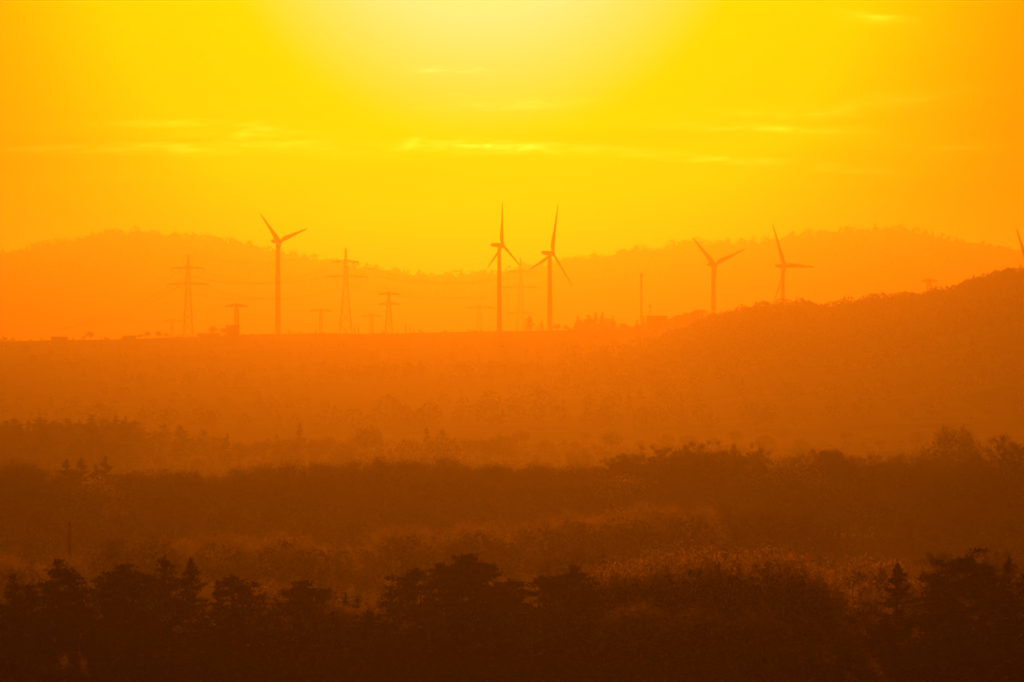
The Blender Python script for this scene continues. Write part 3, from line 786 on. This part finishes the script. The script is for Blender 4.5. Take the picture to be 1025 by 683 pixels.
# ------------------------------------------------------------------ pylons
def pylon(label, u, v_top, D, bw, tw, waist, arms, thick=0.30, sink=2.0, arm_h=1.3, insul=2.2, spots=(0.97,)):
    """lattice pylon; bw / tw base and top width (m), waist = height share where the shaft turns slender; arms = list of (row, half width px)"""
    thick *= 1.35
    px = K * D
    x = (u - 512) * px
    zg = hz(x, D) - sink
    H = CAM_Z + (V_H - v_top) * px - zg
    root = thing('pylon', label, 'pylon', (x, D, zg), 0, 'power line pylons on the ridge')
    g = Geo()
    def half(z):
        t = z / H
        return (bw + (tw * 1.6 - bw) * min(1, t / waist)) / 2 if t < waist else (tw * 1.6 + (tw * 0.35 - tw * 1.6) * (t - waist) / (1 - waist)) / 2
    zs = [0.0]
    while zs[-1] < H * 0.985:
        zs.append(zs[-1] + max(1.6, half(zs[-1]) * 2.3))
    zs[-1] = H
    cs = ((-1, -1), (1, -1), (1, 1), (-1, 1))
    for sx, sy in cs:
        g.tube([(sx * half(z), sy * half(z), z) for z in zs], [thick * (0.75 if z > waist * H else 1.0) for z in zs], 4)
    for i in range(len(zs) - 1):
        a, b = half(zs[i]), half(zs[i + 1])
        for q in range(4):
            (x0, y0), (x1, y1) = cs[q], cs[(q + 1) % 4]
            g.tube([(x0 * a, y0 * a, zs[i]), (x1 * b, y1 * b, zs[i + 1])], thick * 0.45, 3, cap=False)
            g.tube([(x1 * a, y1 * a, zs[i]), (x0 * b, y0 * b, zs[i + 1])], thick * 0.45, 3, cap=False)
            if i % 2 == 0:
                g.tube([(x0 * a, y0 * a, zs[i]), (x1 * a, y1 * a, zs[i])], thick * 0.45, 3, cap=False)
    g.obj('lattice_shaft', M['steel'], root)
    tips = []
    for v, hw in arms:
        z = CAM_Z + (V_H - v) * px - zg
        L = hw * px
        s = half(z)
        g = Geo()
        for sgn in (-1, 1):
            for yy in (-1, 1):
                g.tube([(sgn * s * 0.9, yy * s, z), (sgn * L, yy * 0.25, z)], thick * 0.8, 4)
            g.tube([(sgn * s * 0.6, 0, z + arm_h * 1.6), (sgn * L * 0.55, 0, z + arm_h * 0.75), (sgn * L, 0, z + 0.1)], thick * 0.8, 4)
            n = 5
            for i in range(n):
                f0, f1 = i / n, (i + 0.5) / n
                xa = sgn * (s + (L - s) * f0); xb = sgn * (s + (L - s) * f1)
                g.tube([(xa, s * (1 - f0), z), (xb, 0, z + arm_h * 1.5 * (1 - f1))], thick * 0.4, 3, cap=False)
                g.tube([(xa, -s * (1 - f0), z), (xb, 0, z + arm_h * 1.5 * (1 - f1))], thick * 0.4, 3, cap=False)
        g.obj('crossarm', M['steel'], root)
        for sgn in (-1, 1):
            for f in spots:
                g = Geo()
                zz = [z - insul * q / 8 for q in range(9)]
                g.tube([(sgn * L * f, 0, q) for q in zz], [0.12 if i % 2 == 0 else 0.26 for i in range(9)], 8)
                g.obj('insulator', M['ceramic'], root)
                tips.append(np.array([x + sgn * L * f, D, zg + z - insul]))
    return root, tips, np.array([x, D, zg + H])

_, tipsA, topA = pylon('leftmost tall two armed lattice pylon, on the ridge left of the farm house', 188.2, 255, 6200, 8.5, 2.4, 0.62, [(268.5, 17), (284.5, 21)], 0.30, spots=(0.97, 0.5))
_, tipsB, topB = pylon('tall two armed lattice pylon right of the turbine standing apart on the left', 345.8, 248, 6300, 12.0, 2.6, 0.55, [(262, 13.5), (277, 21.5)], 0.30, spots=(0.97, 0.5))
_, tipsC, topC = pylon('faint tall lattice pylon between the central pair of turbines', 520.8, 258, 7300, 9.0, 2.8, 0.6, [(272, 13), (287.5, 18.5), (313.5, 14)], 0.26, spots=(0.97, 0.5))
pylon('T shaped pylon with one wide crossarm beside the farm house', 236.6, 303.5, 5840, 2.6, 1.6, 0.8, [(306.3, 11.5)], 0.42, insul=1.6, spots=(0.95, 0.45))
pylon('low faint T shaped pylon left of the leftmost tall pylon', 172.2, 319, 6900, 2.6, 1.4, 0.8, [(321.5, 10)], 0.22, insul=1.4)
pylon('faint T shaped pylon left of the tall pylon in the left centre', 320.8, 309, 6700, 2.6, 1.5, 0.8, [(311, 11.5)], 0.28, insul=1.6)
pylon('faint small pylon between the tall pylon and the short wide footed one', 371.8, 312.5, 6900, 3.2, 1.5, 0.8, [(316.5, 11)], 0.26, insul=1.6)
pylon('short wide footed pylon with two equal crossarms in the left centre', 388.8, 290.5, 6100, 7.0, 1.6, 0.75, [(294.3, 10.5), (304.3, 10.5)], 0.30, insul=1.5)
pylon('faint wide T shaped pylon just left of the central pair of turbines', 479.6, 304.5, 7000, 5.0, 2.2, 0.8, [(307.8, 14)], 0.22, insul=1.8)
pylon('faint T shaped pylon peeking over the wooded hill at the right', 929.3, 279.5, 5600, 3.4, 1.8, 0.8, [(281.3, 8)], 0.34, insul=1.5)

def cable(p, q, sag, label, group):
    n = 25
    t = np.linspace(0, 1, n)
    pts = p[None] * (1 - t)[:, None] + q[None] * t[:, None]
    pts[:, 2] -= 4 * sag * t * (1 - t)
    g = Geo(); g.tube(pts, 0.095, 4)
    o = g.obj('power_cable', M['cable'], None)
    tag(o, label, 'cable', group)
for a, b in zip(tipsA, tipsB):
    cable(a, b, 14, 'thin sagging cable between the two tall pylons on the left', 'cables between the two tall pylons on the left')
for i, a in enumerate(tipsA):
    e = np.array([a[0] - 108 * K * 6200 - 40, a[1] + 500, 61.0 + 2 * (i % 4)])
    cable(a, e, 6, 'thin cable falling away left from the leftmost tall pylon', 'cables falling left from the leftmost tall pylon')
for a, b in zip(tipsB, tipsC):
    cable(a, b, 13, 'thin faint cable right of the tall pylon in the left centre', 'cables towards the faint pylon between the turbine pair')
cable(topA, topB, 10, 'thin ground wire joining the tips of the two tall pylons', None)

# mast with aerials, short mast, posts, pole
def mast(label, u, v_top, D, r, name='radio_mast', heads=True):
    px = K * D
    x = (u - 512) * px
    zg = hz(x, D) - 1
    H = CAM_Z + (V_H - v_top) * px - zg
    root = thing(name, label, 'mast', (x, D, zg))
    g = Geo()
    if heads:                                   # slender three legged lattice
        n = int(H / 1.6)
        P = [[(r * (1.3 - 0.5 * i / n) * math.cos(k * 2.094 + 0.5), r * (1.3 - 0.5 * i / n) * math.sin(k * 2.094 + 0.5), H * 0.97 * i / n) for k in range(3)] for i in range(n + 1)]
        for k in range(3):
            g.tube([P[0][k], P[n // 2][k], P[n][k]], 0.2, 5)
        for i in range(n):
            for k in range(3):
                g.tube([P[i][k], P[i + 1][(k + 1) % 3]], 0.09, 3, cap=False)
                g.tube([P[i][k], P[i][(k + 1) % 3]], 0.09, 3, cap=False)
        g.obj('lattice_shaft', M['steel'], root)
    else:
        g.tube([(0, 0, 0), (0, 0, H * 0.5), (0, 0, H * 0.97)], [r * 1.25, r, r * 0.7], 10)
        g.obj('pole', M['steel'], root)
    if heads:
        g = Geo(); g.tube([(0, 0, H * 0.9), (0, 0, H * 0.91)], [1.5, 1.5], 12); g.obj('platform', M['steel'], root)
        for k in range(3):
            a = k * 2.094 + 0.3
            for zc in (0.93,):
                g = Geo(); g.box((1.25 * math.cos(a), 1.25 * math.sin(a), H * zc + 0.6), (0.5, 0.5, 3.4)); g.obj('antenna_panel', M['glassfibre'], root)
        g = Geo(); g.tube([(0, 0, H * 0.97), (0, 0, H)], [0.12, 0.06], 6); g.obj('lightning_rod', M['steel'], root)
    return root
mast('thin lattice mast with antenna head on the ridge right of the ridge copse', 641.3, 271.5, 6000, 0.8)
m2 = mast('short signal mast behind the long hall on the ridge', 650, 304.5, 5700, 0.35, 'signal_mast', False)
g = Geo(); zz = CAM_Z + (V_H - 304.5) * K * 5700 - m2.location.z
g.box((0, 0, zz - 1.4), (1.5, 1.2, 2.8)); g.obj('signal_head', M['steel'], m2)
for u, v, lab in ((354.6, 326.3, 'left one of two short posts right of the tall pylon in the left centre'), (358.6, 326.3, 'right one of two short posts right of the tall pylon in the left centre'),
                  (405.8, 323.5, 'short post on the ridge right of the short wide footed pylon'), (410, 325, 'second, lower post on the ridge right of the short wide footed pylon')):
    D = 5900; px = K * D; x = (u - 512) * px; zg = hz(x, D) - 1
    H = CAM_Z + (V_H - v) * px - zg
    root = thing('utility_pole', lab, 'pole', (x, D, zg), 0, 'short posts on the ridge')
    g = Geo(); g.tube([(0, 0, 0), (0, 0, H)], [0.45, 0.32], 8); g.obj('post', M['timber'], root)
    g = Geo(); g.box((0, 0, H - 0.6), (1.8, 0.25, 0.25)); g.obj('crossarm', M['timber'], root)
D = 900; x = (69.3 - 512) * K * D; zg = hz(x, D) - 0.3; H = CAM_Z + (V_H - 521) * K * D - zg
root = thing('utility_pole', 'lone slim dark pole rising behind the pines at the left', 'pole', (x, D, zg))
g = Geo(); g.tube([(0, 0, 0), (0, 0, H * 0.5), (0, 0, H)], [0.26, 0.22, 0.17], 10); g.obj('post', M['timber'], root)
g = Geo(); g.tube([(0, 0, H - 0.02), (0, 0, H + 0.12)], [0.2, 0.14], 10); g.obj('cap', M['steel'], root)

# ------------------------------------------------------------------ farm buildings on the ridge
def house(name, label, u0, u1, v_eave, v_ridge, D, depth, wall_mat, roof_mat, windows=3, chimney=False):
    px = K * D
    xc = ((u0 + u1) / 2 - 512) * px
    W = (u1 - u0) * px
    zg = hz(xc, D) - 0.6
    he = max(2.4, CAM_Z + (V_H - v_eave) * px - zg); hr = max(he + 1.0, CAM_Z + (V_H - v_ridge) * px - zg)
    root = thing(name, label, 'building', (xc, D, zg), 0, 'farm buildings on the ridge')
    g = Geo()
    w, d = W / 2, depth / 2
    g.add([(-w, -d, 0), (w, -d, 0), (w, d, 0), (-w, d, 0), (-w, -d, he), (w, -d, he), (w, d, he), (-w, d, he), (-w, 0, hr), (w, 0, hr)],
          [(0, 1, 5, 4), (2, 3, 7, 6), (1, 2, 6, 9, 5), (3, 0, 4, 8, 7), (0, 3, 2, 1), (4, 5, 9, 8), (6, 7, 8, 9)])
    g.obj('wall', wall_mat, root)
    g = Geo()
    t = 0.22; o = 0.5
    sl = (hr - he) / d
    for s in (-1, 1):
        y0, z0 = s * (d + o), he - sl * o + 0.03
        a = [(-w - o, y0, z0), (w + o, y0, z0), (w + o, 0, hr + 0.03), (-w - o, 0, hr + 0.03)]
        b = [(p[0], p[1], p[2] + t) for p in a]
        g.add(a + b, [(0, 1, 2, 3), (7, 6, 5, 4), (0, 4, 5, 1), (1, 5, 6, 2), (2, 6, 7, 3), (3, 7, 4, 0)])
    ro = g.obj('roof', roof_mat, root)
    if chimney:
        g = Geo(); g.box((w * 0.3, 0.6, hr + 0.5), (0.8, 0.8, 1.8)); g.obj('chimney', M['plaster'], ro)
    for i in range(windows):
        xx = -w + W * (i + 1) / (windows + 1)
        if i == windows // 2:
            g = Geo(); g.box((xx, -d - 0.03, 1.4), (1.3, 0.1, 2.3)); g.obj('door', M['timber'], root)
            continue
        g = Geo(); g.box((xx, -d - 0.02, he * 0.58), (1.2, 0.08, 1.2)); fr = g.obj('window', M['timber'], root)
        g = Geo(); g.box((xx, -d - 0.075, he * 0.58), (0.95, 0.03, 0.95)); g.obj('pane', M['pane'], fr)
    return root
house('farm_house', 'dark gabled farm house on the ridge below the wide T shaped pylon', 226.5, 239.3, 329, 325.3, 5760, 8, M['timber'], M['rooftile'], 1, True)
house('barn', 'long low barn on the ridge between tall pylon and farm house', 197.5, 220, 335, 333.3, 5760, 9, M['timber'], M['rooftile'], 5)
house('barn', 'small low barn on the ridge, far left', 51.5, 67, 339, 337, 5780, 8, M['timber'], M['rooftile'], 3)
house('barn', 'low barn roof on the ridge left of the ridge clump', 123, 136, 338, 336.6, 5780, 8, M['timber'], M['rooftile'], 3)
house('farm_hall', 'long flat roofed hall on the ridge right of the thin mast', 646.5, 667, 317.3, 315.9, 5640, 12, M['timber'], M['rooftile'], 1)

# ------------------------------------------------------------------ haze
def haze():
    lo = np.array([-10200.0, -2000.0, float(np.min(BASE_Z)) - 25.0]); hi = np.array([10200.0, 31000.0, 215.0])
    g = Geo(); g.box((lo + hi) / 2, hi - lo)
    m, nt, out = new_mat('hazy_air')
    p = nt.nodes.new('ShaderNodeVolumePrincipled')
    p.inputs['Color'].default_value = (0.95, 0.92, 0.88, 1)
    p.inputs['Density'].default_value = HAZE_DENSITY
    p.inputs['Density Attribute'].default_value = ''
    p.inputs['Anisotropy'].default_value = HAZE_G
    nt.links.new(p.outputs[0], out.inputs['Volume'])
    m.cycles.homogeneous_volume = True
    o = g.obj('haze', m)
    o['kind'] = 'stuff'; o['label'] = 'thin orange evening haze filling the valley'; o['category'] = 'haze'
HAZE_DENSITY = 1.1e-4
HAZE_G = 0.915
haze()

# ------------------------------------------------------------------ sky, sun
def sky_world():
    w = bpy.data.worlds.new('World')
    scene.world = w
    w.use_nodes = True
    nt = w.node_tree
    for n in list(nt.nodes):
        nt.nodes.remove(n)
    N, Lk = nt.nodes.new, nt.links.new
    def math_(op, a, b=None, clamp=False):
        n = N('ShaderNodeMath'); n.operation = op; n.use_clamp = clamp
        for i, s in enumerate((a, b)):
            if s is None: continue
            if isinstance(s, (int, float)): n.inputs[i].default_value = s
            else: Lk(s, n.inputs[i])
        return n.outputs[0]
    out = N('ShaderNodeOutputWorld'); bg = N('ShaderNodeBackground')
    tc = N('ShaderNodeTexCoord')
    sep = N('ShaderNodeSeparateXYZ'); Lk(tc.outputs['Generated'], sep.inputs[0])
    sd = (math.sin(SUN_AZ) * math.cos(SUN_EL), math.cos(SUN_AZ) * math.cos(SUN_EL), math.sin(SUN_EL))
    # angle from the sun
    dist = N('ShaderNodeVectorMath'); dist.operation = 'DISTANCE'
    Lk(tc.outputs['Generated'], dist.inputs[0]); dist.inputs[1].default_value = sd
    ang = dist.outputs['Value']
    fac = math_('DIVIDE', ang, 4000 * K, True)
    cr = N('ShaderNodeValToRGB'); cr.color_ramp.interpolation = 'LINEAR'
    Lk(fac, cr.inputs['Fac'])
    el = cr.color_ramp.elements
    stops = SKY_STOPS
    while len(el) < len(stops):
        el.new(0.5)
    for e, (p, c) in zip(el, stops):
        e.position = p / 4000.0
        e.color = (c[0] / 4, c[1] / 4, c[2] / 4, 1)
    # streaks of thin cloud
    az = math_('DIVIDE', sep.outputs[0], math_('MAXIMUM', sep.outputs[1], 0.05))
    elv = math_('DIVIDE', sep.outputs[2], math_('MAXIMUM', sep.outputs[1], 0.05))
    cmb = N('ShaderNodeCombineXYZ'); Lk(az, cmb.inputs[0]); Lk(elv, cmb.inputs[1])
    def noise(sx, sy, detail, seed, dist_=0.0):
        mp = N('ShaderNodeMapping'); mp.inputs['Scale'].default_value = (sx, sy, 1); mp.inputs['Location'].default_value = (seed, seed * 1.7, 0)
        Lk(cmb.outputs[0], mp.inputs['Vector'])
        no = N('ShaderNodeTexNoise'); no.inputs['Detail'].default_value = detail; no.inputs['Scale'].default_value = 1.0; no.inputs['Roughness'].default_value = 0.62
        no.inputs['Distortion'].default_value = dist_
        Lk(mp.outputs[0], no.inputs['Vector'])
        return no.outputs['Fac']
    n1 = noise(240, 1300, 7, 3.3, 0.8)
    n2 = noise(26, 330, 5, 8.1, 0.3)
    streak = math_('MULTIPLY', math_('SUBTRACT', n1, 0.36), 2.6, True)
    streak = math_('MULTIPLY', streak, math_('MULTIPLY', math_('SUBTRACT', noise(70, 420, 4, 5.7, 0.5), 0.34), 4.0, True))
    total = None
    for (uc, vc, hu, hv, slope, amp) in CLOUDS:
        a0, e0 = (uc - 512) * K, (V_H - vc) * K
        dx = math_('DIVIDE', math_('SUBTRACT', az, a0), hu * K)
        ee = math_('SUBTRACT', math_('SUBTRACT', elv, e0), math_('MULTIPLY', math_('SUBTRACT', az, a0), -slope))
        dy = math_('DIVIDE', ee, hv * 1.5 * K)
        g = math_('MULTIPLY', math_('EXPONENT', math_('MULTIPLY', math_('ADD', math_('MULTIPLY', dx, dx), math_('MULTIPLY', dy, dy)), -1.0)), amp * 1.2)
        total = g if total is None else math_('ADD', total, g)
    cl = math_('MULTIPLY', total, streak)
    # broad soft streaks in a low band
    band_d = math_('DIVIDE', math_('SUBTRACT', elv, (V_H - 150) * K), 60 * K)
    band = math_('EXPONENT', math_('MULTIPLY', math_('MULTIPLY', band_d, band_d), -1.0))
    soft = math_('MULTIPLY', math_('MULTIPLY', math_('SUBTRACT', n2, 0.5), band), 0.42)
    amt = math_('ADD', cl, soft)
    mulf = math_('ADD', 1.0, amt)
    sc = N('ShaderNodeVectorMath'); sc.operation = 'SCALE'
    Lk(cr.outputs['Color'], sc.inputs[0]); Lk(math_('MULTIPLY', mulf, 4.0 * GAIN), sc.inputs['Scale'])
    whit = N('ShaderNodeVectorMath'); whit.operation = 'SCALE'
    whit.inputs[0].default_value = (0.3, 0.22, 0.10)
    nearsun = math_('EXPONENT', math_('MULTIPLY', math_('MULTIPLY', math_('DIVIDE', ang, 340 * K), math_('DIVIDE', ang, 340 * K)), -1.0))
    Lk(math_('MULTIPLY', math_('MULTIPLY', cl, nearsun), 2.2 * GAIN), whit.inputs['Scale'])
    # physical sky for the rest of the dome, filtered by the evening haze
    sky = N('ShaderNodeTexSky'); sky.sky_type = 'NISHITA'; sky.sun_disc = False
    sky.sun_elevation = SUN_EL; sky.sun_rotation = SUN_AZ
    sky.air_density = 2.0; sky.dust_density = 6.0; sky.ozone_density = 1.0
    tint = N('ShaderNodeVectorMath'); tint.operation = 'MULTIPLY'
    Lk(sky.outputs[0], tint.inputs[0]); tint.inputs[1].default_value = (0.10, 0.040, 0.0004)
    a1 = N('ShaderNodeVectorMath'); a1.operation = 'ADD'; Lk(sc.outputs[0], a1.inputs[0]); Lk(whit.outputs[0], a1.inputs[1])
    a2 = N('ShaderNodeVectorMath'); a2.operation = 'ADD'; Lk(a1.outputs[0], a2.inputs[0]); Lk(tint.outputs[0], a2.inputs[1])
    Lk(a2.outputs[0], bg.inputs['Color']); bg.inputs['Strength'].default_value = 1.0
    Lk(bg.outputs[0], out.inputs[0])
    w.cycles.sampling_method = 'NONE'

SKY_STOPS = [(0, (5.0, 1.25, 0.08)), (90, (4.5, 1.02, 0.17)), (150, (4.0, 0.86, 0.29)), (200, (3.6, 0.79, 0.145)), (240, (3.2, 0.745, 0.055)), (272, (2.95, 0.715, 0.0)), (400, (2.6, 0.70, 0.0)), (500, (2.1, 0.46, 0.0)),
             (570, (1.7, 0.33, 0.0)), (650, (1.5, 0.25, 0.0)), (800, (0.9, 0.15, 0.0)), (1100, (0.45, 0.07, 0.0)), (2000, (0.14, 0.022, 0.0)), (4000, (0.05, 0.008, 0.0))]
CLOUDS = [(545, 149, 50, 3.4, 0.02, 0.75), (465, 147, 50, 4.0, 0.0, 0.8), (412, 142, 9, 2.8, -0.3, 1.0), (520, 104, 60, 3.2, -0.02, 0.55), (450, 70, 34, 2.2, 0.0, 0.45),
          (60, 150, 80, 2.6, -0.02, 0.55), (170, 149, 60, 3.6, 0.02, 0.7), (245, 133, 40, 6.0, -0.1, 0.7), (150, 123, 60, 2.4, 0.0, 0.4), (300, 146, 60, 5, 0.03, 0.4),
          (770, 129, 90, 2.8, 0.02, 0.6), (690, 158, 120, 3.4, 0.07, 0.32), (840, 168, 80, 3.0, 0.08, 0.4), (820, 112, 90, 5.0, -0.05, 0.3), (877, 18, 26, 3.0, 0.06, 1.1), (960, 147, 70, 3.0, 0.0, 0.4), (940, 95, 70, 5, -0.06, 0.25), (1018, 238, 30, 8, -0.1, 0.6)]
sky_world()

sun = bpy.data.lights.new('sun', 'SUN')
sun.energy = 2.0
sun.angle = R(0.5)
sun.color = (1.0, 0.186, 0.0003)
so = bpy.data.objects.new('sun', sun)
COL.objects.link(so)
so.rotation_euler = (math.pi / 2 - SUN_EL, 0, math.pi - SUN_AZ)
so.location = (0, 500, 400)

# ------------------------------------------------------------------ camera and render settings
cam = bpy.data.cameras.new('camera')
cam.lens = 250; cam.sensor_width = 36
cam.clip_start = 1.0; cam.clip_end = 60000
co = bpy.data.objects.new('camera', cam)
COL.objects.link(co)
co.location = (0, 0, CAM_Z)
co.rotation_euler = (math.pi / 2 - math.atan((341 - V_H) * K), 0, 0)
scene.camera = co
vs = scene.view_settings
vs.view_transform = 'Standard'; vs.look = 'None'; vs.gamma = 1.0; vs.use_curve_mapping = False
vs.exposure = EXPOSURE
c = scene.cycles
c.use_denoising = True
c.denoiser = 'OPENIMAGEDENOISE'; c.denoising_input_passes = 'RGB_ALBEDO_NORMAL'; c.denoising_prefilter = 'ACCURATE'
c.use_adaptive_sampling = False
c.max_bounces = 4; c.diffuse_bounces = 2; c.transmission_bounces = 3; c.volume_bounces = 0; c.transparent_max_bounces = 4
c.filter_width = 1.8
c.use_light_tree = False
